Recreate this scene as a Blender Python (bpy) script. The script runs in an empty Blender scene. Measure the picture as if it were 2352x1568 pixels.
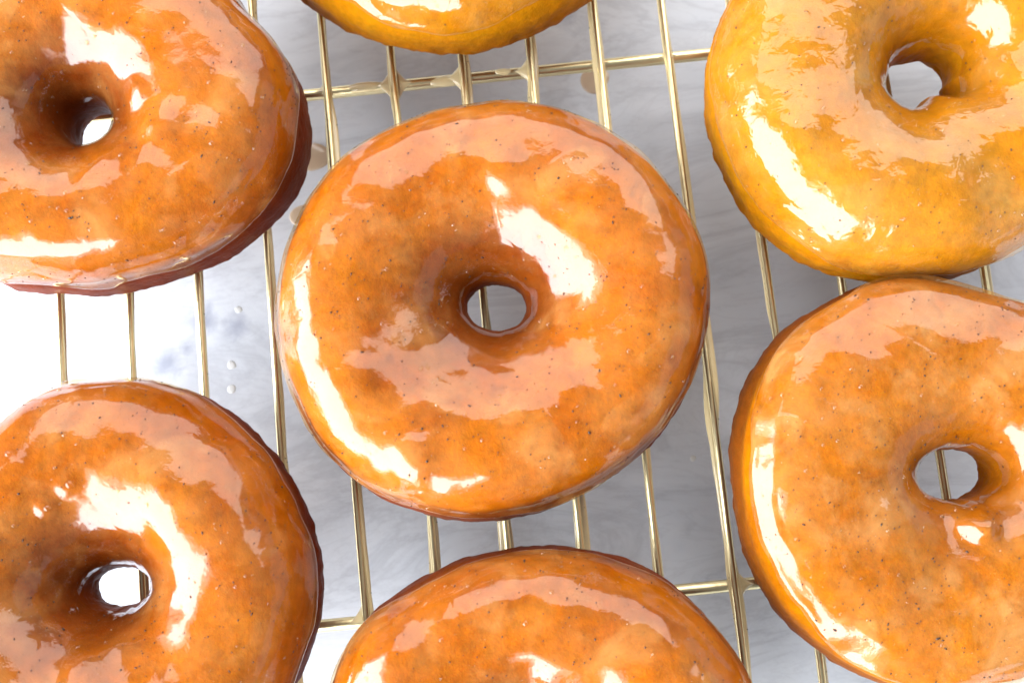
import bpy, math
import numpy as np
from mathutils import Vector

sc = bpy.context.scene
col = sc.collection

# ------------------------------------------------------------------ camera
LENS = 38.0
CAM = dict(rot=(0.141277, 0.022265, -0.098305), loc=(0.006897, -0.000000, 0.224515))
cd = bpy.data.cameras.new('camera')
cam = bpy.data.objects.new('camera', cd)
col.objects.link(cam)
cam.location = CAM['loc']
cam.rotation_euler = CAM['rot']
cd.lens = LENS
cd.sensor_width = 36.0
cd.clip_start = 0.005
cd.clip_end = 20.0
cd.dof.use_dof = True
cd.dof.focus_distance = 0.205
cd.dof.aperture_fstop = 18.0
sc.camera = cam

# ------------------------------------------------------------------ world, lamps, exposure
world = bpy.data.worlds.new('World')
sc.world = world
world.use_nodes = True
bg = world.node_tree.nodes['Background']
bg.inputs['Color'].default_value = (0.80, 0.88, 1.0, 1)
bg.inputs['Strength'].default_value = 0.26


def area_lamp(name, azim, zen, dist, sx, sy, radiance, color):
    """rectangular lamp: azim/zen in degrees (azimuth from +X), aimed at the rack"""
    ld = bpy.data.lights.new(name, 'AREA')
    ld.shape = 'RECTANGLE'
    ld.size, ld.size_y = sx, sy
    ld.energy = radiance * sx * sy * math.pi
    ld.color = color
    o = bpy.data.objects.new(name, ld)
    col.objects.link(o)
    a, z = math.radians(azim), math.radians(zen)
    d = Vector((math.cos(a) * math.sin(z), math.sin(a) * math.sin(z), math.cos(z)))
    o.location = Vector((0.0, 0.03, 0.0)) + d * dist
    o.rotation_euler = d.to_track_quat('Z', 'Y').to_euler()
    return o


# tall window on the left, pale wall on the far side
area_lamp('window_light', 208, 63, 1.10, 1.95, 0.84, 12.0, (0.91, 0.94, 1.0))
# added wider, dimmer lamp behind the window, feathers the edges of its reflections
area_lamp('window_feather_light', 208, 62, 1.16, 2.45, 1.12, 3.0, (0.93, 0.95, 1.0))
area_lamp('far_wall_bounce', 78, 49, 1.1, 1.9, 1.10, 3.5, (1.0, 0.955, 0.93))
area_lamp('right_wall_bounce', -12, 74, 1.2, 1.6, 0.7, 0.5, (0.96, 0.97, 1.0))

sc.view_settings.view_transform = 'Standard'
sc.view_settings.look = 'None'
sc.view_settings.gamma = 1.0
sc.view_settings.exposure = 0.0
sc.view_settings.use_curve_mapping = False
sc.cycles.use_denoising = True
sc.cycles.adaptive_threshold = 0.02
sc.cycles.max_bounces = 7
sc.cycles.transparent_max_bounces = 10
sc.cycles.sample_clamp_indirect = 6.0
sc.cycles.caustics_reflective = False

rng = np.random.default_rng(11)
FPX = 2352 * LENS / 36.0


def euler_matrix(r):
    ax, ay, az = r
    cx, sx, cy, sy, cz, sz = math.cos(ax), math.sin(ax), math.cos(ay), math.sin(ay), math.cos(az), math.sin(az)
    return np.array([[cz, -sz, 0], [sz, cz, 0], [0, 0, 1]]) @ np.array([[cy, 0, sy], [0, 1, 0], [-sy, 0, cy]]) \
        @ np.array([[1, 0, 0], [0, cx, -sx], [0, sx, cx]])


RC = euler_matrix(CAM['rot'])
CC = np.array(CAM['loc'])


def unproj(uv, z):
    """photograph pixel (2352 x 1568 frame) to the point of that direction at height z"""
    uv = np.atleast_2d(np.asarray(uv, float))
    d = np.stack([(uv[:, 0] - 1176) / FPX, -(uv[:, 1] - 784) / FPX, -np.ones(len(uv))], 1) @ RC.T
    t = (np.asarray(z) - CC[2]) / d[:, 2]
    return CC + d * t[:, None]


def proj(P):
    q = (P - CC) @ RC
    return np.stack([1176 + FPX * q[..., 0] / -q[..., 2], 784 - FPX * q[..., 1] / -q[..., 2]], -1)


# ------------------------------------------------------------------ numpy noise
_perm = np.random.default_rng(5).permutation(512)
_perm = np.concatenate([_perm, _perm, _perm])
_val = np.random.default_rng(6).uniform(-1, 1, 512)


def vnoise(P, scale, seed=0):
    p = np.asarray(P) * scale + seed * 17.37
    i = np.floor(p).astype(int)
    f = p - i
    f = f * f * f * (f * (f * 6 - 15) + 10)
    i &= 255

    def h(a, b, c):
        return _val[_perm[_perm[_perm[(i[..., 0] + a) & 255] + ((i[..., 1] + b) & 255)] + ((i[..., 2] + c) & 255)] & 511]
    x, y, z = f[..., 0], f[..., 1], f[..., 2]
    l = lambda u, v, t: u + (v - u) * t
    return l(l(l(h(0, 0, 0), h(1, 0, 0), x), l(h(0, 1, 0), h(1, 1, 0), x), y),
             l(l(h(0, 0, 1), h(1, 0, 1), x), l(h(0, 1, 1), h(1, 1, 1), x), y), z)


def fbm(P, scale, octv=3, seed=0):
    s, a, k = 0, 1.0, 0
    for o in range(octv):
        s = s + a * vnoise(P, scale * 2 ** o, seed + o)
        k += a
        a *= 0.5
    return s / k


def smooth(x, a, b):
    t = np.clip((x - a) / (b - a), 0, 1)
    return t * t * (3 - 2 * t)


# ------------------------------------------------------------------ mesh helpers
def mesh_obj(name, verts, faces, mat, parent=None, smooth_shade=True, attrs=None, orient=False):
    V3 = np.asarray(verts, float).reshape(-1, 3)
    if orient:      # faces look outwards
        c0, vol = V3.mean(0), 0.0
        fq = np.array([list(q)[:4] for q in faces if len(q) == 4])
        p = V3[fq] - c0
        vol = np.einsum('ij,ij->i', p[:, 0], np.cross(p[:, 1], p[:, 2]) + np.cross(p[:, 2], p[:, 3])).sum()
        if vol < 0:
            faces = [list(q)[::-1] for q in faces]
    me = bpy.data.meshes.new(name)
    me.from_pydata(np.asarray(verts).reshape(-1, 3).tolist(), [], [list(map(int, q)) for q in faces])
    if smooth_shade:
        me.shade_smooth()
    for k, v in (attrs or {}).items():
        a = me.attributes.new(k, 'FLOAT', 'POINT')
        a.data.foreach_set('value', np.asarray(v, np.float32).ravel())
    me.materials.append(mat)
    o = bpy.data.objects.new(name, me)
    col.objects.link(o)
    if parent is not None:
        o.parent = parent
    return o


def grid_faces(n, m, wrap_n=True, wrap_m=False, flip=False):
    i = np.arange(n if wrap_n else n - 1)
    j = np.arange(m if wrap_m else m - 1)
    I, J = np.meshgrid(i, j, indexing='ij')
    I2, J2 = (I + 1) % n, (J + 1) % m
    f = np.stack([I * m + J, I2 * m + J, I2 * m + J2, I * m + J2], -1).reshape(-1, 4)
    return f[:, ::-1] if flip else f


def empty(name, loc, label, cat, group=None):
    o = bpy.data.objects.new(name, None)
    o.empty_display_size = 0.01
    o.location = loc
    col.objects.link(o)
    o['label'], o['category'] = label, cat
    if group:
        o['group'] = group
    return o


# ------------------------------------------------------------------ materials
class Mat:
    def __init__(self, name):
        self.m = bpy.data.materials.new(name)
        self.m.use_nodes = True
        self.t = self.m.node_tree
        self.n = self.t.nodes
        self.n.clear()
        self.out = self.n.new('ShaderNodeOutputMaterial')

    def add(self, kind, **kw):
        nd = self.n.new(kind)
        for k, v in kw.items():
            if k.startswith('i_'):
                nd.inputs[k[2:].replace('_', ' ')].default_value = v
            else:
                setattr(nd, k, v)
        return nd

    def link(self, a, b):
        self.t.links.new(a, b)

    def coords(self):
        return self.add('ShaderNodeTexCoord').outputs['Object']

    def noise(self, co, scale, detail=3.0, rough=0.55, dist=0.0):
        nd = self.add('ShaderNodeTexNoise', i_Scale=scale, i_Detail=detail, i_Roughness=rough, i_Distortion=dist)
        self.link(co, nd.inputs['Vector'])
        return nd.outputs['Fac']

    def ramp(self, fac, stops):
        nd = self.add('ShaderNodeValToRGB')
        e = nd.color_ramp.elements
        while len(e) < len(stops):
            e.new(0.5)
        for k, (p, c) in enumerate(stops):
            e[k].position = p
            e[k].color = (*c, 1) if len(c) == 3 else c
        self.link(fac, nd.inputs['Fac'])
        return nd.outputs['Color']

    def mixc(self, fac, a, b, mode='MIX'):
        nd = self.add('ShaderNodeMix', data_type='RGBA', blend_type=mode)
        for s, v in ((nd.inputs[0], fac), (nd.inputs[6], a), (nd.inputs[7], b)):
            if hasattr(v, 'is_output'):
                self.link(v, s)
            else:
                s.default_value = v if isinstance(v, (int, float)) else (*v, 1)
        return nd.outputs[2]

    def math(self, op, a, b=0.0, clamp=False):
        nd = self.add('ShaderNodeMath', operation=op, use_clamp=clamp)
        for s, v in ((nd.inputs[0], a), (nd.inputs[1], b)):
            if hasattr(v, 'is_output'):
                self.link(v, s)
            else:
                s.default_value = v
        return nd.outputs[0]

    def bump(self, height, dist, strength=1.0, normal=None):
        nd = self.add('ShaderNodeBump', i_Strength=strength, i_Distance=dist)
        self.link(height, nd.inputs['Height'])
        if normal is not None:
            self.link(normal, nd.inputs['Normal'])
        return nd.outputs['Normal']


def dough_material(name, gold, amber, brown):
    M = Mat(name)
    co = M.coords()
    n1 = M.noise(co, 90, 4, 0.6)
    n2 = M.noise(co, 420, 3, 0.6)
    c = M.mixc(M.ramp(n1, [(0.30, (0, 0, 0)), (0.74, (1, 1, 1))]), gold, amber)
    sp = M.ramp(M.noise(co, 150, 3, 0.55, 0.4), [(0.60, (0, 0, 0)), (0.74, (1, 1, 1))])
    c = M.mixc(M.math('MULTIPLY', sp, 0.42), c, brown)
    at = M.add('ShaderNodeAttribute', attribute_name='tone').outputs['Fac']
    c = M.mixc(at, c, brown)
    c = M.mixc(0.18, c, M.ramp(n2, [(0.3, (0.0, 0.0, 0.0)), (0.7, (1, 0.8, 0.3))]), 'OVERLAY')
    b = M.add('ShaderNodeBsdfPrincipled', i_Roughness=0.42, i_IOR=1.3)
    M.link(c, b.inputs['Base Color'])
    b.inputs['Subsurface Weight'].default_value = 0.25
    b.inputs['Subsurface Radius'].default_value = (0.004, 0.0016, 0.0005)
    b.inputs['Subsurface Scale'].default_value = 0.5
    b.inputs['Specular IOR Level'].default_value = 0.06
    b.inputs['Coat Roughness'].default_value = 0.16
    h = M.noise(co, 700, 4, 0.6)
    h2 = M.noise(co, 2200, 2, 0.6)
    M.link(M.bump(h2, 0.00006, 1.0, M.bump(h, 0.00028)), b.inputs['Normal'])
    M.link(b.outputs[0], M.out.inputs['Surface'])
    return M.m


def glaze_material(name, tint, milk, veil, wob=0.0004, fine=0.000009, wrinkle=0.0, flow=0.00004):
    """thin clear-to-milky sugar film: what lies below shows through it"""
    M = Mat(name)
    co = M.coords()
    w = M.noise(co, 130, 1, 0.4, 0.0)
    w2 = M.noise(co, 400, 2, 0.5, 0.3)
    g = M.noise(co, 2600, 2, 0.6)
    # flow fronts: an earlier coat ends in a soft step
    st = M.noise(co, 62, 2, 0.5, 0.7)
    stp = M.ramp(st, [(0.50, (0,) * 3), (0.56, (1,) * 3)])
    nrm = M.bump(w, wob * 2.2)
    nrm = M.bump(stp, flow, 1.0, nrm)
    nrm = M.bump(w2, wob * 0.17 + wrinkle, 1.0, nrm)
    nrm = M.bump(g, fine, 1.0, nrm)
    tr = M.add('ShaderNodeBsdfTransparent')
    tr.inputs['Color'].default_value = (*tint, 1)
    df = M.add('ShaderNodeBsdfDiffuse')
    df.inputs['Color'].default_value = (*milk, 1)
    M.link(nrm, df.inputs['Normal'])
    vn = M.noise(co, 110, 5, 0.62, 0.5)
    sp = M.noise(co, 3000, 2, 0.7)
    thin = M.add('ShaderNodeAttribute', attribute_name='cover').outputs['Fac']
    veil = M.math('MULTIPLY', thin, veil)
    fac = M.math('MULTIPLY', M.ramp(vn, [(0.38, (0.07,) * 3), (0.52, (0.5,) * 3), (0.68, (1.0,) * 3)]), M.math('MULTIPLY', M.math('ADD', M.math('MULTIPLY', stp, 0.7), 0.65), veil))
    # tiny air specks in the sugar
    speck = M.ramp(sp, [(0.66, (0,) * 3), (0.74, (1,) * 3)])
    fac = M.math('ADD', fac, M.math('MULTIPLY', speck, 0.30), True)
    body = M.add('ShaderNodeMixShader')
    M.link(fac, body.inputs[0])
    M.link(tr.outputs[0], body.inputs[1])
    M.link(df.outputs[0], body.inputs[2])
    gl = M.add('ShaderNodeBsdfGlossy')
    gl.inputs['Roughness'].default_value = 0.08
    gl.inputs['Color'].default_value = (1, 1, 1, 1)
    M.link(nrm, gl.inputs['Normal'])
    # part of the sheen is hazier where the sugar has begun to set
    gh = M.add('ShaderNodeBsdfGlossy')
    gh.inputs['Roughness'].default_value = 0.22
    M.link(nrm, gh.inputs['Normal'])
    gm = M.add('ShaderNodeMixShader')
    gm.inputs[0].default_value = 0.12
    M.link(gl.outputs[0], gm.inputs[1])
    M.link(gh.outputs[0], gm.inputs[2])
    gl = gm
    fr = M.add('ShaderNodeFresnel', i_IOR=1.5)
    M.link(nrm, fr.inputs['Normal'])
    # a thin film: same index seen from either side
    bf = M.add('ShaderNodeNewGeometry').outputs['Backfacing']
    M.link(M.math('SUBTRACT', 1.6, M.math('MULTIPLY', bf, 1.6 - 1 / 1.6)), fr.inputs['IOR'])
    mx = M.add('ShaderNodeMixShader')
    M.link(fr.outputs[0], mx.inputs[0])
    M.link(body.outputs[0], mx.inputs[1])
    M.link(gl.outputs[0], mx.inputs[2])
    M.link(mx.outputs[0], M.out.inputs['Surface'])
    return M.m


def plain(name, color, rough, metal=0.0, coat=0.0, bump=None, spec=0.5):
    M = Mat(name)
    b = M.add('ShaderNodeBsdfPrincipled', i_Roughness=rough, i_Metallic=metal)
    co = M.coords()
    n = M.noise(co, 300, 3)
    M.link(M.mixc(n, tuple(c * 0.88 for c in color), tuple(min(1, c * 1.1) for c in color)), b.inputs['Base Color'])
    b.inputs['Coat Weight'].default_value = coat
    b.inputs['Coat Roughness'].default_value = 0.04
    b.inputs['Specular IOR Level'].default_value = spec
    if bump:
        M.link(M.bump(M.noise(co, bump[0], 3), bump[1]), b.inputs['Normal'])
    M.link(b.outputs[0], M.out.inputs['Surface'])
    return M.m


M_gold = plain('brass_wire', (0.95, 0.80, 0.46), 0.32, metal=1.0, bump=(260, 0.00012))
M_seed = plain('vanilla_seed', (0.035, 0.016, 0.010), 0.35)
M_film = plain('rack_glaze', (0.86, 0.71, 0.38), 0.30, coat=1.0, bump=(350, 0.00015))
M_dropm = plain('counter_glaze', (0.62, 0.48, 0.34), 0.30, coat=1.0)
M_dropw = plain('counter_glaze_pale', (0.80, 0.83, 0.82), 0.30, coat=0.4)


def marble_material():
    M = Mat('marble')
    co = M.coords()
    mp = M.add('ShaderNodeMapping')
    mp.inputs['Rotation'].default_value = (0, 0, math.radians(-38))
    mp.inputs['Scale'].default_value = (1.0, 3.2, 1.0)
    M.link(co, mp.inputs['Vector'])
    v = mp.outputs['Vector']
    cloud = M.noise(v, 9, 5, 0.6, 0.6)
    vein = M.math('ABSOLUTE', M.math('SUBTRACT', M.noise(v, 14, 6, 0.62, 1.2), 0.5))
    vein = M.ramp(vein, [(0.0, (1,) * 3), (0.045, (0.25,) * 3), (0.12, (0,) * 3)])
    fine = M.math('ABSOLUTE', M.math('SUBTRACT', M.noise(v, 40, 6, 0.65, 1.0), 0.5))
    fine = M.ramp(fine, [(0.0, (1,) * 3), (0.03, (0,) * 3)])
    c = M.mixc(M.ramp(cloud, [(0.35, (0,) * 3), (0.7, (1,) * 3)]), (0.80, 0.855, 0.92), (0.69, 0.75, 0.83))
    c = M.mixc(M.math('MULTIPLY', vein, 0.24), c, (0.24, 0.26, 0.31))
    c = M.mixc(M.math('MULTIPLY', fine, 0.10), c, (0.28, 0.30, 0.36))
    # slate-blue mineral patches
    nz = M.noise(co, 190, 5, 0.7, 0.8)
    for (u, w, r) in ((545, 748, 0.0040), (470, 738, 0.0036), (478, 705, 0.0022), (384, 836, 0.0042), (430, 800, 0.0020),
                      (1290, 30, 0.005), (2010, 1640, 0.006)):
        P = unproj([(u, w)], ZM)[0]
        dn = M.add('ShaderNodeVectorMath', operation='DISTANCE')
        M.link(co, dn.inputs[0])
        dn.inputs[1].default_value = (P[0], P[1], 0)
        d = M.math('DIVIDE', dn.outputs['Value'], r)
        k = M.math('SUBTRACT', M.math('ADD', M.math('SUBTRACT', 1.0, d), M.math('MULTIPLY', nz, 1.6)), 0.85)
        k = M.math('MULTIPLY', M.math('MULTIPLY', k, 1.2, True), 0.55)
        c = M.mixc(k, c, (0.25, 0.29, 0.42))
    b = M.add('ShaderNodeBsdfPrincipled', i_Roughness=0.34)
    M.link(c, b.inputs['Base Color'])
    b.inputs['Specular IOR Level'].default_value = 0.35
    M.link(M.bump(M.noise(co, 900, 3), 0.00004), b.inputs['Normal'])
    M.link(b.outputs[0], M.out.inputs['Surface'])
    return M.m


# ------------------------------------------------------------------ marble counter
ZM = -0.020
me = bpy.data.meshes.new('marble_countertop')
g = 0.9
me.from_pydata([(x, y, z) for z in (0, -0.03) for (x, y) in ((-g, -g), (g, -g), (g, g), (-g, g))], [],
               [(0, 1, 2, 3), (7, 6, 5, 4), (0, 4, 5, 1), (1, 5, 6, 2), (2, 6, 7, 3), (3, 7, 4, 0)])
me.materials.append(marble_material())
o = bpy.data.objects.new('marble_countertop', me)
o.location = (0, 0, ZM)
col.objects.link(o)
o['kind'] = 'structure'

def icosa(sub=1):
    import bmesh
    bm = bmesh.new()
    bmesh.ops.create_icosphere(bm, subdivisions=sub, radius=1.0)
    v = np.array([x.co[:] for x in bm.verts])
    f = np.array([[y.index for y in x.verts] for x in bm.faces])
    bm.free()
    return v, f


ICO1, ICO2 = icosa(1), icosa(2)


def frames(N):
    ref = np.where(np.abs(N[:, 2:3]) < 0.9, np.array([[0, 0, 1.0]]), np.array([[1.0, 0, 0]]))
    T = np.cross(N, ref)
    T /= np.linalg.norm(T, axis=1)[:, None]
    return T, np.cross(N, T)


def scatter(name, ico, P, N, rx, ry, rz, lift, ang, mat, parent):
    T, B = frames(N)
    c, s = np.cos(ang)[:, None], np.sin(ang)[:, None]
    T, B = T * c + B * s, B * c - T * s
    v, f = ico
    V = P[:, None] + N[:, None] * (lift[:, None, None] + rz[:, None, None] * v[None, :, 2:3]) \
        + T[:, None] * (rx[:, None, None] * v[None, :, 0:1]) + B[:, None] * (ry[:, None, None] * v[None, :, 1:2])
    F = (f[None] + (np.arange(len(P)) * len(v))[:, None, None]).reshape(-1, 3)
    o = mesh_obj(name, V, F.tolist(), mat, parent)
    o['kind'] = 'stuff'
    return o


# ------------------------------------------------------------------ wire rack
RW, RB = 0.00078, 0.00128          # wire and crossbar radius
PITCH = 0.015
YBAR = (0.091404, -0.021969)                      # far and near crossbar
Y0, Y1 = -0.135, 0.235
rack = empty('cooling_rack', (0, 0, ZM), 'gold wire cooling rack standing on marble under all the donuts', 'cooling rack')


def W(o):
    """part built in world coordinates: keep it there under its parent at (0, 0, ZM)"""
    o.location = (0, 0, -ZM)
    return o


def tube(name, path, rad, mat, parent, seg=14):
    path = np.asarray(path, float)
    d = np.gradient(path, axis=0)
    d /= np.linalg.norm(d, axis=1)[:, None]
    up = np.array([0, 0, 1.0])
    s = np.cross(d, up)
    s /= np.linalg.norm(s, axis=1)[:, None]
    u = np.cross(s, d)
    a = np.linspace(0, 2 * np.pi, seg, endpoint=False)
    r = np.broadcast_to(np.asarray(rad, float), (len(path),))
    V = path[:, None] + r[:, None, None] * (np.cos(a)[None, :, None] * s[:, None] + np.sin(a)[None, :, None] * u[:, None])
    f = grid_faces(len(path), seg, False, True).tolist()
    f += [list(range(seg)), list(range(len(path) * seg - 1, (len(path) - 1) * seg - 1, -1))]
    return mesh_obj(name, V, f, mat, parent, orient='x')


def film(name, X, ya, yb, seed, mat, parent, axis='y', zc=-0.00032, rbase=RW, amp=1.0):
    """uneven sugar film clinging to a wire; where it is thinner than the wire it stays inside it"""
    n = max(12, int((yb - ya) / 0.0008))
    y = np.linspace(ya, yb, n)
    Pn = np.stack([y, np.full(n, seed * 3.1), np.zeros(n)], 1)
    w = rbase * (1.14 + amp * (0.42 * fbm(Pn, 75, 2, seed) + 0.95 * np.maximum(0, vnoise(Pn, 48, seed + 3))))
    dx = rbase * amp * (0.85 * vnoise(Pn, 52, seed + 7) + 0.18)
    w = w * (0.55 + 0.45 * smooth(np.minimum(y - ya, yb - y), 0, 0.004))
    hh = rbase * (0.66 + 0.22 * vnoise(Pn, 80, seed + 9))
    a = np.linspace(0, 2 * np.pi, 16, endpoint=False)
    ca, sa = np.cos(a), np.sin(a)
    lat = dx[:, None] + w[:, None] * ca
    zc = zc + 0.00042 * vnoise(Pn, 40, seed + 13)[:, None]
    zz = zc + hh[:, None] * sa * np.where(sa < 0, 1.25, 0.9)
    L = np.broadcast_to(y[:, None], lat.shape)
    V = np.stack([X + lat, L, zz], -1) if axis == 'y' else np.stack([L, X + lat, zz], -1)
    f = grid_faces(n, 16, False, True, flip=(axis == 'y')).tolist()
    return mesh_obj(name, V, f, mat, parent, orient='x')


wires = {}
for i in range(0, 16):
    X = (i - 7) * PITCH
    yy = np.linspace(Y0, Y1, 90)
    P0 = np.stack([yy, np.full(90, i * 2.3), np.zeros(90)], 1)
    path = np.stack([X + 0.00035 * vnoise(P0, 14, i), yy, 0 * yy], 1)
    wires[i] = W(tube('wire', path, RW, M_gold, rack))
    if 1 <= i <= 14:
        fo = film('glaze_film', X, Y0 + 0.02, Y1 - 0.02, i + 1, M_film, wires[i], amp=0.55 if i < 4 else 1.0)
        # film follows the slight bend of its wire
        c = np.empty(len(fo.data.vertices) * 3)
        fo.data.vertices.foreach_get('co', c)
        c = c.reshape(-1, 3)
        c[:, 0] += np.interp(c[:, 1], path[:, 1], path[:, 0]) - X
        fo.data.vertices.foreach_set('co', c.ravel())
        # a few vanilla seeds caught in the film
        r3 = np.random.default_rng(100 + i)
        ring = r3.integers(20, len(c) // 16 - 20, 34)
        side = r3.choice([1, 2, 6, 7], 34)
        pc = c.reshape(-1, 16, 3)[ring, side]
        pn = np.stack([np.where(side < 4, 0.5, -0.5), 0 * pc[:, 0], np.full(34, 0.86)], 1)
        sz = r3.uniform(0.00008, 0.00016, 34)
        scatter('vanilla_seeds', ICO1, pc, pn, sz, sz, sz * 0.7, 0 * sz, 0 * sz, M_seed, wires[i])
XA, XB = -7 * PITCH, 8 * PITCH
zb = -(RW + RB) + 0.00012
bars = []
for yb in YBAR:
    xx = np.linspace(XA - 0.004, XB + 0.004, 60)
    bars.append(W(tube('crossbar', np.stack([xx, yb + 0 * xx, zb + 0 * xx], 1), RB, M_gold, rack)))
for ye in (Y0, Y1):
    xx = np.linspace(XA - 0.004, XB + 0.004, 40)
    W(tube('end_bar', np.stack([xx, ye + 0 * xx, zb + 0 * xx], 1), RB, M_gold, rack))
for xe in (XA, XB):
    for ye in (Y0, Y1):
        t = np.linspace(0, 1, 8)
        W(tube('foot', np.stack([xe + 0 * t + 0.00002 * t, ye + 0.0035 * np.sin(t * math.pi) + 0.0005, zb - 0.0008 + (ZM - zb + 0.0018) * t], 1),
               RB, M_gold, rack))


def web(name, X, Y, ax, ay, z, parent, th=0.0005, quad=(1, 1, 1, 1)):
    """sugar web caught in the corners of a crossing: thin lens with hollow sides"""
    n, m = 64, 7
    t = np.linspace(0, 2 * np.pi, n, endpoint=False)
    q = np.array(quad)[(np.floor(t / (np.pi / 2)).astype(int)) % 4]
    c, s = np.cos(t), np.sin(t)
    p = 3.2
    bx, by = ax * np.sign(c) * np.abs(c) ** p, ay * np.sign(s) * np.abs(s) ** p
    lim = 0.0011 / np.maximum(np.hypot(bx, by), 0.0011)
    k = np.where(q > 0, 1.0, np.minimum(1, lim + 0.0))
    bx, by = bx * k, by * k
    V, F = [], []
    for side in (1, -1):
        for j in range(m):
            r = 1 - (j / (m - 1)) ** 1.5 if j < m - 1 else 0.02
            V.append(np.stack([X + bx * r, Y + by * r, z + side * th * np.sqrt(max(0, 1 - r ** 4)) + 0 * bx], 1))
    V = np.concatenate(V)
    for k2 in range(2):
        b0 = k2 * m * n
        for j in range(m - 1):
            for i in range(n):
                qd = [b0 + j * n + i, b0 + j * n + (i + 1) % n, b0 + (j + 1) * n + (i + 1) % n, b0 + (j + 1) * n + i]
                F.append(qd if k2 == 0 else qd[::-1])
    return mesh_obj(name, V, F, M_film, parent, orient=True)


for (bi, wi, ax, ay, quad) in ((0, 5, 0.0035, 0.005, (0, 1, 0, 0)), (0, 6, 0.0058, 0.0085, (1, 1, 1, 1)), (0, 7, 0.0062, 0.006, (0, 1, 1, 0)),
                               (0, 8, 0.0055, 0.0065, (0, 1, 1, 0)), (0, 9, 0.0028, 0.003, (0, 0, 1, 1)), (0, 10, 0.0025, 0.003, (1, 0, 1, 0)),
                               (1, 5, 0.0058, 0.009, (0, 1, 0, 0)), (1, 10, 0.0062, 0.008, (1, 0, 0, 1))):
    web('glaze_web', (wi - 7) * PITCH, YBAR[bi], ax * 0.78, ay * 0.78, -0.0010, bars[bi], 0.0007, quad)


def drop_mesh(name, P, rx, ry, h, mat, parent=None, rot=0.0, seed=1):
    """low rounded drop lying on z = P.z"""
    n, m = 40, 10
    t = np.linspace(0, 2 * np.pi, n, endpoint=False)
    wob = 1 + 0.06 * np.sin(2 * t + seed) + 0.04 * np.sin(3 * t + seed * 2.3)
    V = []
    for j in range(m):
        a = j / (m - 1) * (math.pi / 2) * 0.995
        V.append(np.stack([rx * wob * math.cos(a) ** 0.8 * np.cos(t), ry * wob * math.cos(a) ** 0.8 * np.sin(t), np.full(n, h * math.sin(a))], 1))
    V = np.concatenate(V)
    c, s = math.cos(rot), math.sin(rot)
    V = np.stack([V[:, 0] * c - V[:, 1] * s, V[:, 0] * s + V[:, 1] * c, V[:, 2]], 1) + np.asarray(P)
    F = []
    for j in range(m - 1):
        for i in range(n):
            F.append([j * n + i, j * n + (i + 1) % n, (j + 1) * n + (i + 1) % n, (j + 1) * n + i])
    F.append([(m - 1) * n + i for i in range(n)])
    return mesh_obj(name, V, F, mat, parent, orient=True)


for (u, v, rx, ry, k) in ((838, 192, 0.0042, 0.0011, 1), (1022, 182, 0.0034, 0.0013, 2), (1158, 165, 0.0018, 0.0009, 3), (1150, 168, 0.0015, 0.0008, 4)):
    P = unproj([(u, v)], zb + RB * 0.7)[0]
    P[1] = YBAR[0] + (0.0003 if k != 2 else -0.0004)
    P[2] = zb + RB * 0.62
    drop_mesh('glaze_drip', P, rx, ry, 0.0007, M_film, bars[0], seed=k)

for k, (u, v, r, m, lab) in enumerate((
        (1366, 184, 0.0034, M_dropm, 'tan round glaze drop on marble below the far crossbar of the rack'),
        (722, 361, 0.0036, M_dropm, 'tan round glaze drop on marble right beside the upper left donut'),
        (697, 497, 0.0030, M_dropm, 'tan glaze drop on marble half hidden by the central donut'),
        (548, 711, 0.0008, M_dropw, 'small white glaze drop on marble, topmost of three in a column'),
        (532, 838, 0.0010, M_dropw, 'small white glaze drop on marble, middle of three in a column'),
        (532, 893, 0.0010, M_dropw, 'small white glaze drop on marble, lowest of three in a column'),
        (1592, 1052, 0.0007, M_dropw, 'tiny white glaze drop alone on marble between central and right donuts'))):
    P = unproj([(u, v)], ZM)[0]
    d = drop_mesh('glaze_drop', (0, 0, 0), r, r * 0.96, r * 0.16, m, seed=k)
    d.location = (P[0], P[1], ZM)
    d['label'], d['category'], d['group'] = lab, 'glaze drop', 'glaze drops on the marble'


# ------------------------------------------------------------------ donuts
def zoomed(pts, ox, oy, k):
    return [(ox + x / k, oy + y / k) for x, y in pts]


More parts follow.
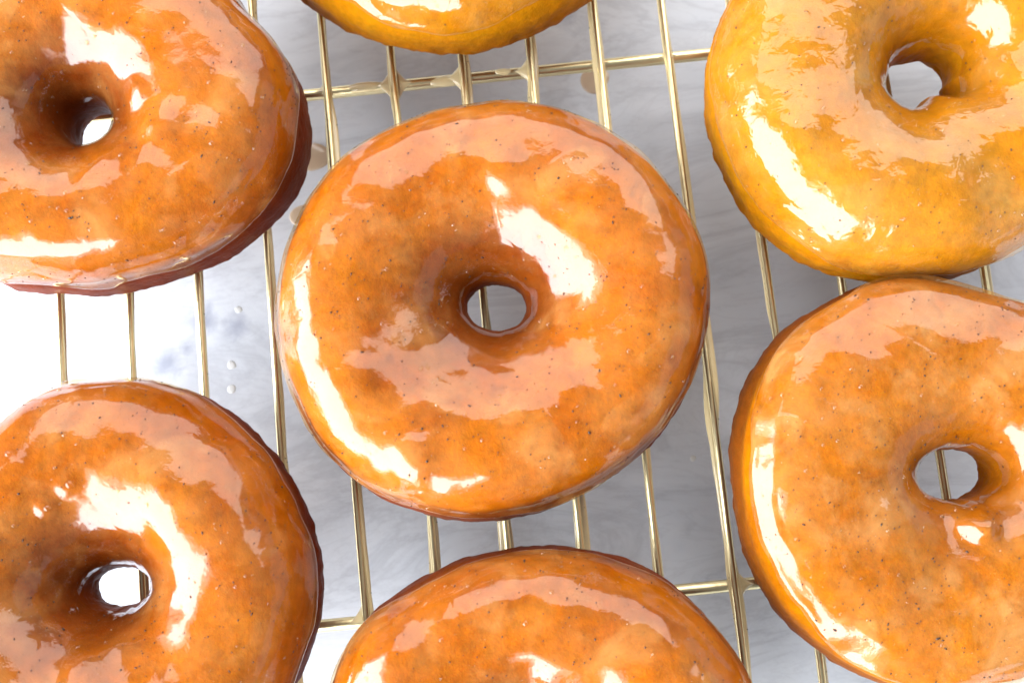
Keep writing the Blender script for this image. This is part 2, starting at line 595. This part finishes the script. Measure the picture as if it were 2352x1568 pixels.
DON = {
    'D': dict(c=(1137, 714), hole=(1142, 707, 72, 56), H=0.0300, out=zoomed(
        [(760, 48), (870, 47), (960, 68), (1080, 105), (1180, 160), (1270, 225), (1340, 290), (1400, 360), (1450, 435), (1495, 520), (1525, 620),
         (1535, 720), (1532, 820), (1510, 930), (1470, 1040), (1410, 1150), (1330, 1240), (1240, 1320), (1130, 1395), (1000, 1455), (870, 1500),
         (730, 1512), (620, 1507), (540, 1490), (440, 1455), (340, 1395), (260, 1345), (190, 1275), (130, 1190), (85, 1090), (45, 980), (30, 880),
         (22, 780), (28, 680), (45, 600), (75, 510), (120, 420), (180, 330), (250, 250), (340, 185), (430, 135), (540, 85), (640, 60)],
        624.8, 202.1, 1.5238)),
    'A': dict(c=(210, 235), hole=(230, 307, 58, 50), fixhole=True, H=0.0325, out=zoomed(
        [(1240, 0), (1270, 50), (1340, 130), (1400, 195), (1450, 260), (1510, 330), (1540, 420), (1570, 520), (1600, 640), (1595, 780), (1570, 920),
         (1510, 1040), (1420, 1160), (1330, 1250), (1230, 1320), (1100, 1390), (960, 1440), (800, 1480), (640, 1505), (480, 1520), (330, 1520),
         (200, 1510), (80, 1485), (0, 1465)], 0, 0, 2.2452)),
    'C': dict(c=(2090, 190), hole=(2096, 196, 68, 54), H=0.0310, out=zoomed(
        [(270, 0), (240, 60), (205, 130), (175, 210), (150, 290), (125, 370), (115, 450), (118, 550), (125, 640), (150, 740), (185, 850), (225, 950),
         (280, 1060), (340, 1150), (400, 1230), (470, 1300), (560, 1370), (680, 1440), (800, 1490), (920, 1520), (1010, 1535), (1200, 1538),
         (1420, 1525), (1560, 1495), (1680, 1450), (1780, 1400), (1873, 1340)], 1561.9, 0, 2.3705)),
    'G': dict(c=(2165, 1110), hole=(2176, 1089, 79, 62), H=0.0270, out=zoomed(
        [(850, 60), (900, 75), (1000, 85), (1100, 115), (1198, 140), (780, 42), (700, 50), (600, 85), (510, 125), (430, 170), (370, 200), (290, 270),
         (220, 340), (170, 420), (130, 520), (105, 610), (97, 700), (98, 800), (108, 900), (125, 1000), (150, 1080), (190, 1160), (225, 1240),
         (290, 1320), (350, 1390), (420, 1440), (500, 1495), (600, 1540), (660, 1568)], 1617.1, 606.4, 1.63)),
    'E': dict(c=(270, 1340), hole=(287, 1346, 62, 50), tilt=(-0.075, -0.06), H=0.0310, out=zoomed(
        [(0, 300), (60, 250), (130, 195), (200, 150), (290, 120), (340, 108), (390, 105), (460, 95), (560, 92), (680, 98), (800, 115), (900, 145),
         (1000, 190), (1100, 250), (1200, 320), (1290, 400), (1370, 500), (1430, 610), (1480, 720), (1530, 830), (1560, 940), (1578, 1060),
         (1572, 1170), (1550, 1280), (1525, 1380), (1490, 1470), (1450, 1568)], 0, 826.9, 2.1148)),
    'F': dict(c=(1238, 1755), hole=(1245, 1685, 70, 55), H=0.0310, out=zoomed(
        [(65, 1107), (100, 1010), (150, 900), (220, 820), (300, 730), (400, 650), (500, 585), (600, 530), (720, 475), (830, 440), (950, 402),
         (1060, 398), (1200, 398), (1300, 395), (1420, 405), (1560, 440), (1680, 485), (1800, 545), (1900, 620), (1990, 720), (2080, 810),
         (2150, 890), (2200, 970), (2240, 1050), (2265, 1107)], 735, 1084.2, 2.2857)),
    'B': dict(c=(1030, -365), hole=(1035, -345, 66, 52), H=0.0300, out=zoomed(
        [(120, 0), (170, 45), (250, 105), (350, 160), (450, 205), (560, 240), (660, 268), (780, 278), (880, 288), (960, 290), (1060, 280),
         (1180, 255), (1300, 210), (1400, 170), (1500, 110), (1580, 60), (1660, 0)], 643.1, 0, 2.327)),
}
LAB = {
    'D': 'whole amber glazed donut in the middle of the rack with large window reflections',
    'A': 'orange glazed donut with dark brown side in the upper left corner',
    'C': 'pale golden glazed donut with wrinkled shine in the upper right corner',
    'G': 'flat topped peach glazed donut with a glaze ridge along its left, at right edge',
    'E': 'deep amber glazed donut with dark hole in the lower left corner',
    'F': 'amber glazed donut cut off by the bottom edge, its hole barely in view',
    'B': 'golden glazed donut cut off by the top edge, only its lower rim showing',
}
# shape: ap = where the crown is highest (0 hole, 1 rim), n = squareness of the outer shoulder, ze = height of the widest ring
SHP = {
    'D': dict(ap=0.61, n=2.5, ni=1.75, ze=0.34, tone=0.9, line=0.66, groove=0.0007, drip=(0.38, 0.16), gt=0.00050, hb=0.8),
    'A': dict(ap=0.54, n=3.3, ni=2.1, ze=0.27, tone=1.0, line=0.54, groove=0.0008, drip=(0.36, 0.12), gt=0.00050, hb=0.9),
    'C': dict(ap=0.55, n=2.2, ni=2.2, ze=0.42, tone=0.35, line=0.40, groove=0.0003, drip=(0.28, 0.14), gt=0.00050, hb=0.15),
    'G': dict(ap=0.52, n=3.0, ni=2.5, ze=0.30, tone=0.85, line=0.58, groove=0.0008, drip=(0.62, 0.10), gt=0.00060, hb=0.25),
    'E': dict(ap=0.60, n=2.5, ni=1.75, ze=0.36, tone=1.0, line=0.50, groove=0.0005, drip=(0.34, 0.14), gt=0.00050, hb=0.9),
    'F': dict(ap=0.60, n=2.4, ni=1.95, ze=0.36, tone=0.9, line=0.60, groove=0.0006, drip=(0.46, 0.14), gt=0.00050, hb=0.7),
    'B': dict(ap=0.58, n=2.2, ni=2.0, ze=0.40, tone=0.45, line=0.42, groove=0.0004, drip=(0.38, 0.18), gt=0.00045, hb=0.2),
}
GOLD = {
    'dark': ((0.46, 0.142, 0.0005), (0.33, 0.074, 0.0005), (0.135, 0.021, 0.003)),
    'mid': ((0.46, 0.156, 0.0015), (0.36, 0.098, 0.001), (0.17, 0.042, 0.006)),
    'light': ((0.49, 0.205, 0.003), (0.43, 0.155, 0.002), (0.24, 0.060, 0.006)),
}
M_dough = {k: dough_material('fried_dough_' + k, *v) for k, v in GOLD.items()}
M_glz = {
    'dark': glaze_material('sugar_glaze_amber', (0.99, 0.95, 0.80), (0.78, 0.36, 0.10), 0.26),
    'mid': glaze_material('sugar_glaze_peach', (0.99, 0.95, 0.80), (0.74, 0.38, 0.12), 0.31),
    'light': glaze_material('sugar_glaze_clear', (0.99, 0.96, 0.88), (0.70, 0.41, 0.11), 0.23, wrinkle=0.00013),
}
KIND = dict(D='dark', A='dark', E='dark', F='dark', G='mid', C='light', B='light')
ZBOT = RW * 0.85


# lumps and dents seen on single donuts: pixel, radius, height (m)
LUMP = {
    'G': [(2245, 1195, 0.0034, 0.0042), (2290, 1130, 0.0028, 0.0012), (2170, 1330, 0.008, -0.0012), (2330, 1090, 0.004, 0.0012)],
    'A': [(370, 290, 0.0035, 0.0008), (120, 205, 0.004, -0.0012), (300, 215, 0.003, 0.0008), (150, 390, 0.0045, -0.0008)],
    'E': [(200, 1545, 0.004, 0.0014), (110, 1165, 0.0018, 0.0007), (160, 1112, 0.0022, 0.0006), (400, 1180, 0.006, 0.0008)],
    'D': [(1000, 830, 0.006, -0.0010), (1165, 400, 0.0035, 0.0008), (950, 1060, 0.004, 0.0010), (800, 880, 0.005, 0.0008)],
    'C': [(2300, 400, 0.007, -0.0016), (1800, 330, 0.006, 0.0008), (2200, 560, 0.006, 0.0008)],
    'F': [(900, 1500, 0.005, 0.0012), (1300, 1560, 0.005, 0.0010)],
    'B': [(950, 75, 0.004, 0.0010)],
}


def spow(x, p):
    return np.sign(x) * np.abs(x) ** p


def profile(s, S, H):
    """s in [0, 4): outer ring up to the crown (0-1), crown down into the hole (1-2), hole to underside (2-3), underside to ring (3-4)"""
    ap, n, ni, ze = S['ap'], S['n'], S['ni'], S['ze']
    zE, zI = ZBOT + (H - ZBOT) * ze, ZBOT + (H - ZBOT) * 0.36
    s = np.asarray(s, float) % 4
    k = np.floor(s).astype(int)
    f = (s - k) * np.pi / 2
    c, q = np.cos(f), np.sin(f)
    a = np.select([k == 0, k == 1, k == 2, k == 3],
                  [ap + (1 - ap) * spow(c, 2 / n), ap - ap * spow(q, 2 / ni), 0.46 - 0.46 * spow(c, 2 / 2.4), 0.46 + 0.54 * spow(q, 2 / 2.6)])
    z = np.select([k == 0, k == 1, k == 2, k == 3],
                  [zE + (H - zE) * spow(q, 2 / n), zI + (H - zI) * spow(c, 2 / ni), zI - (zI - ZBOT) * spow(q, 2 / 2.4), zE - (zE - ZBOT) * spow(c, 2 / 2.6)])
    return a, z, zE


def surface(key, th, s, detail=True):
    """points of the dough surface for angle th and profile position s (same shape arrays)"""
    D, S = DON[key], SHP[key]
    a, z, zE = profile(s, S, D['H'])
    u = np.stack([np.cos(th), np.sin(th)], -1)
    Ro = np.interp(th % (2 * np.pi), D['tt'], D['R'], period=2 * np.pi)
    Ri = np.interp(th % (2 * np.pi), D['tt'], D['r'], period=2 * np.pi)
    O = D['C'] + Ro[..., None] * u
    I = D['Ch'] + Ri[..., None] * u
    xy = I + (O - I) * a[..., None]
    P = np.concatenate([xy, z[..., None]], -1)
    if detail:
        sd = ord(key)
        side = np.exp(-((z - S['line'] * D['H']) / 0.0024) ** 2) * smooth(a, 0.72, 0.9)
        gr = S['groove'] * side * (0.75 + 0.5 * vnoise(P, 60, sd))
        amp = smooth(z, ZBOT + 0.0005, ZBOT + 0.006)
        big = 0.0011 * fbm(P, 38, 2, sd) + 0.00022 * vnoise(P, 160, sd + 4)
        crust = 0.00050 * fbm(P, 360, 3, sd + 8) * (0.15 + (1 - smooth(z, zE * 0.7, zE * 1.5)))
        for (bu, bv, br, bh) in LUMP.get(key, ()):
            Q = unproj([(bu, bv)], D['H'] * 0.9)[0, :2]
            d2 = ((xy - Q) ** 2).sum(-1)
            P = P + np.array([0, 0, 1.0]) * (bh * np.exp(-(d2 / br ** 2) ** 1.4) * smooth(z, D['H'] * 0.35, D['H'] * 0.6))[..., None]
        tx, ty = D.get('tilt', (0.0, 0.0))
        dxy = xy - D['C']
        P = P + np.array([0, 0, 1.0]) * ((dxy[..., 0] * tx + dxy[..., 1] * ty) * smooth(z, ZBOT + 0.002, D['H'] * 0.7))[..., None]
        out = u * (np.where(a > 0.5, 1, -1) * np.abs(2 * a - 1))[..., None]
        r = (-gr + (big * 0.7 + crust) * amp)
        P = P + np.concatenate([out * r[..., None], (big * amp * smooth(z, zE, D['H']) * 0.8)[..., None]], -1)
    return P


def fit_outline(key):
    D = DON[key]
    ci = np.array(D['c'], float)
    pts = np.array(D['out'], float) - ci
    ang, rad = np.arctan2(-pts[:, 1], pts[:, 0]), np.hypot(pts[:, 0], pts[:, 1])
    K = 9
    basis = lambda t: np.stack([np.ones_like(t)] + [f(k * t) for k in range(1, K + 1) for f in (np.cos, np.sin)], 1)
    A = basis(ang)
    lam = np.array([0.0] + [0.03 * k ** 2 for k in range(1, K + 1) for _ in (0, 1)])
    co = np.linalg.solve(A.T @ A + np.diag(lam), A.T @ rad)
    tt = np.linspace(0, 2 * np.pi, 181)[:-1]
    target = basis(tt) @ co
    H = D['H']
    D['C'] = unproj([ci], H * 0.45)[0, :2]
    hx, hy, hrx, hry = D['hole']
    D['Ch'] = unproj([(hx, hy)], H * 0.36)[0, :2]
    px = FPX / (CC[2] - H * 0.4)
    D['tt'] = tt
    D['R'] = target / px
    D['r'] = np.full_like(tt, (hrx + hry) / 2 / px)
    ss = np.linspace(0, 4, 97)[:-1]
    TH, SS = np.meshgrid(tt, ss, indexing='ij')
    ch = np.array((hx, hy))
    bins = np.linspace(-np.pi, np.pi, 121)
    bc = 0.5 * (bins[1:] + bins[:-1])
    htar = 1 / np.sqrt((np.cos(bc) / hrx) ** 2 + (np.sin(bc) / hry) ** 2)
    for it in range(8):
        P = surface(key, TH, SS, False)
        q = proj(P)
        for (cen, mode) in ((ci, 'R'), (ch, 'r'))[:1 if D.get('fixhole') else 2]:
            d = q - cen
            an, rd = np.arctan2(-d[..., 1], d[..., 0]).ravel(), np.hypot(d[..., 0], d[..., 1]).ravel()
            b = np.clip(np.digitize(an, bins) - 1, 0, 119)
            ext = np.full(120, -1e9 if mode == 'R' else 1e9)
            (np.maximum if mode == 'R' else np.minimum).at(ext, b, rd)
            tg = np.interp(bc % (2 * np.pi), tt, target, period=2 * np.pi) if mode == 'R' else htar
            ok = np.abs(ext) < 1e8
            corr = np.interp(tt, bc[ok] % (2 * np.pi), (tg - ext)[ok], period=2 * np.pi) if False else None
            o = np.argsort(bc[ok] % (2 * np.pi))
            corr = np.interp(tt, (bc[ok] % (2 * np.pi))[o], (tg - ext)[ok][o], period=2 * np.pi)
            corr = np.convolve(np.concatenate([corr[-4:], corr, corr[:4]]), np.ones(9) / 9, 'valid')
            D[mode] = np.maximum(D[mode] + 0.8 * corr / px, 0.002)
    return D


def normals(G, wrap_m):
    dt = np.roll(G, -1, 0) - np.roll(G, 1, 0)
    dv = (np.roll(G, -1, 1) - np.roll(G, 1, 1)) if wrap_m else np.gradient(G, axis=1)
    N = np.cross(dt, dv)
    return N / np.maximum(np.linalg.norm(N, axis=-1, keepdims=True), 1e-12)


# larger air bubbles seen in the photograph: pixel and radius (mm)
BUB = {
    'D': [(967, 762, 1.0), (1040, 516, 0.75), (1238, 541, 0.65), (827, 686, 0.75), (1283, 932, 0.75), (1546, 819, 0.7), (1325, 935, 0.6),
          (1327, 968, 0.6), (1313, 885, 0.45), (899, 383, 0.55), (990, 420, 0.5), (965, 498, 0.55), (1049, 530, 0.5), (927, 760, 0.5),
          (1105, 1013, 0.7), (1344, 1057, 0.5), (934, 396, 0.5), (1062, 355, 0.5), (1148, 911, 0.45), (880, 620, 0.5), (985, 845, 0.6)],
    'A': [(404, 558, 1.1), (484, 331, 1.0), (152, 482, 0.8), (270, 497, 0.7), (370, 530, 0.6), (457, 514, 0.5), (208, 527, 0.8), (583, 340, 0.6),
          (510, 278, 0.5), (262, 30, 0.6), (142, 168, 0.8), (278, 357, 0.9), (360, 590, 0.5)],
    'E': [(110, 1165, 1.3), (160, 1112, 1.5), (170, 1400, 1.6), (320, 1140, 0.4), (415, 1393, 0.5), (126, 1073, 0.5), (20, 1040, 1.2)],
    'G': [(1843, 820, 0.8), (1794, 905, 0.8), (1888, 958, 0.6), (2040, 1218, 0.7), (1827, 1233, 0.7), (2062, 1322, 0.6), (2240, 920, 0.6), (2300, 1015, 0.7),
          (2163, 1184, 0.9), (2117, 907, 0.6), (1930, 1410, 0.6)],
    'C': [(2165, 300, 0.7), (1987, 100, 0.6), (2340, 620, 0.5), (2290, 530, 0.6), (2068, 288, 0.8)],
    'F': [(1205, 1432, 1.0), (1015, 1467, 0.9), (1100, 1360, 0.6), (1500, 1500, 0.5)],
    'B': [(905, 22, 0.8), (1007, 14, 0.6)],
}


FLIP = False


def make_donut(key):
    D = fit_outline(key)
    S = SHP[key]
    H = D['H']
    sd = ord(key)
    base = np.array([D['C'][0], D['C'][1], ZBOT])
    root = empty('glazed_donut', base, LAB[key], 'donut', 'glazed donuts on the rack')
    # dough
    n, m = 420, 180
    th = np.linspace(0, 2 * np.pi, n, endpoint=False)
    ss = np.linspace(0, 4, m, endpoint=False)
    TH, SS = np.meshgrid(th, ss, indexing='ij')
    P = surface(key, TH, SS)
    a, z, zE = profile(SS, S, H)
    line = H * S['line'] + 0.0018 * fbm(P, 50, 2, sd + 20)
    tone = S['tone'] * (1 - smooth(z, line - 0.0030, line + 0.0055)) * smooth(a, 0.35, 0.6)
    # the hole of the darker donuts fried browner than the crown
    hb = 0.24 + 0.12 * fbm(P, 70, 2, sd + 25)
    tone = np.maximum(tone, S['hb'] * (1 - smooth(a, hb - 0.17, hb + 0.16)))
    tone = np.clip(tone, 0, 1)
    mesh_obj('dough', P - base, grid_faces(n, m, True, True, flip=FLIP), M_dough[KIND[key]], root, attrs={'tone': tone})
    # glaze shell
    n, m = 420, 150
    th = np.linspace(0, 2 * np.pi, n, endpoint=False)
    cyl = np.stack([np.cos(th), np.sin(th), 0 * th], 1)
    zf, za = S['drip']
    # runs: where the glaze edge hangs lower
    edge = zf + za * (fbm(cyl, 2.2, 3, sd + 2) * 1.5 - 0.55 * np.maximum(0, vnoise(cyl, 3.7, sd + 5)) + 0.10 * vnoise(cyl, 14, sd))
    # height fraction above the ring -> profile position, below the ring runs continue on the underside quadrant
    hf = np.clip(edge, -0.55, 0.9)
    up = np.arcsin(np.clip(np.abs(hf), 0, 1) ** (S['n'] / 2)) / (np.pi / 2)
    dn = np.arccos(np.clip(1 - np.abs(hf), 0, 1) ** (2.6 / 2)) / (np.pi / 2)
    so = np.where(hf >= 0, up, -np.abs(1 - np.arccos(np.clip(np.abs(hf), 0, 1) ** 1.3) / (np.pi / 2)))
    si = 1.90 + 0.06 * fbm(cyl, 2.6, 2, sd + 9)
    v = np.linspace(0, 1, m)
    v = 0.5 - 0.5 * np.cos(v * np.pi) * (0.5 + 0.5 * np.abs(np.cos(v * np.pi)) ** 0.2)
    v = (v - v[0]) / (v[-1] - v[0])
    SSg = so[:, None] + (si - so)[:, None] * v[None]
    THg = np.broadcast_to(th[:, None], SSg.shape)
    G = surface(key, THg, SSg)
    N = normals(G, False)
    if N[0, m // 2, 2] < 0:
        N = -N
    dist = np.concatenate([np.zeros((n, 1)), np.cumsum(np.linalg.norm(np.diff(G, axis=1), axis=2), 1)], 1)
    tot = dist[:, -1:]
    e0, e1 = dist, tot - dist
    T = S['gt'] * (1 + 0.35 * fbm(G, 120, 2, sd + 30))
    bead = 0.00044 * np.exp(-((e0 - 0.0016) / 0.0011) ** 2) * (0.8 + 0.5 * vnoise(G, 110, sd + 31)) \
        + 0.00008 * np.exp(-((e1 - 0.006) / 0.003) ** 2)
    # a second soft step where an earlier coat stopped
    stp = (0.0065 + 0.0035 * fbm(cyl, 1.8, 2, sd + 40))[:, None]
    step = -0.00018 * smooth(e0, stp - 0.0007, stp + 0.0007)
    rim = np.sqrt(smooth(e0, 0, 0.0011)) * smooth(e1, 0, 0.006)
    off = -0.00008 + (T + bead + step) * rim
    G = G + N * off[..., None]
    Ng = normals(G, False)
    if Ng[0, m // 2, 2] < 0:
        Ng = -Ng
    gl = mesh_obj('glaze', G - base, grid_faces(n, m, True, False, flip=FLIP), M_glz[KIND[key]], root,
                  attrs={'cover': 0.25 + 0.75 * smooth(e1, 0.003, 0.0125)})
    # vanilla seeds and bubbles sit in the glaze
    r2 = np.random.default_rng(sd)
    wgt = (np.linalg.norm(np.cross(np.roll(G, -1, 0) - G, np.gradient(G, axis=1)), axis=-1) * (e0 > 0.002) * (e1 > 0.003)).ravel()
    wgt /= wgt.sum()

    def pick(k):
        idx = r2.choice(len(wgt), k, p=wgt)
        return G.reshape(-1, 3)[idx] - base, Ng.reshape(-1, 3)[idx]
    k = 800 if KIND[key] != 'light' else 330
    p, nn = pick(k)
    sz = (0.00006 + 0.00012 * r2.random(k) ** 1.6) * np.where(r2.random(k) < 0.06, 1.4, 1)
    el = np.where(r2.random(k) < 0.15, r2.uniform(1.5, 2.4, k), r2.uniform(0.9, 1.3, k))
    scatter('vanilla_seeds', ICO1, p, nn, sz * el, sz, sz * 0.7, 0 * sz + 0.00002, r2.uniform(0, 6.28, k), M_seed, root)
    k = 420
    p, nn = pick(k)
    sz = 0.00008 + 0.00040 * r2.random(k) ** 5
    q = proj(G).reshape(-1, 2)
    front = (Ng.reshape(-1, 3)[:, 2] > 0.15)
    ex = []
    for (u, w, rr) in BUB[key]:
        d = np.hypot(q[:, 0] - u, q[:, 1] - w) + np.where(front, 0, 1e6)
        ex.append(int(np.argmin(d)))
    p = np.concatenate([p, G.reshape(-1, 3)[ex] - base])
    nn = np.concatenate([nn, Ng.reshape(-1, 3)[ex]])
    sz = np.concatenate([sz, np.array([b[2] for b in BUB[key]]) * 0.00058])
    scatter('air_bubbles', ICO2, p, nn, sz, sz, sz * 0.85, -sz * 0.05, 0 * sz, M_glz[KIND[key]], root)
    return root


for key in 'DAECGFB':
    make_donut(key)
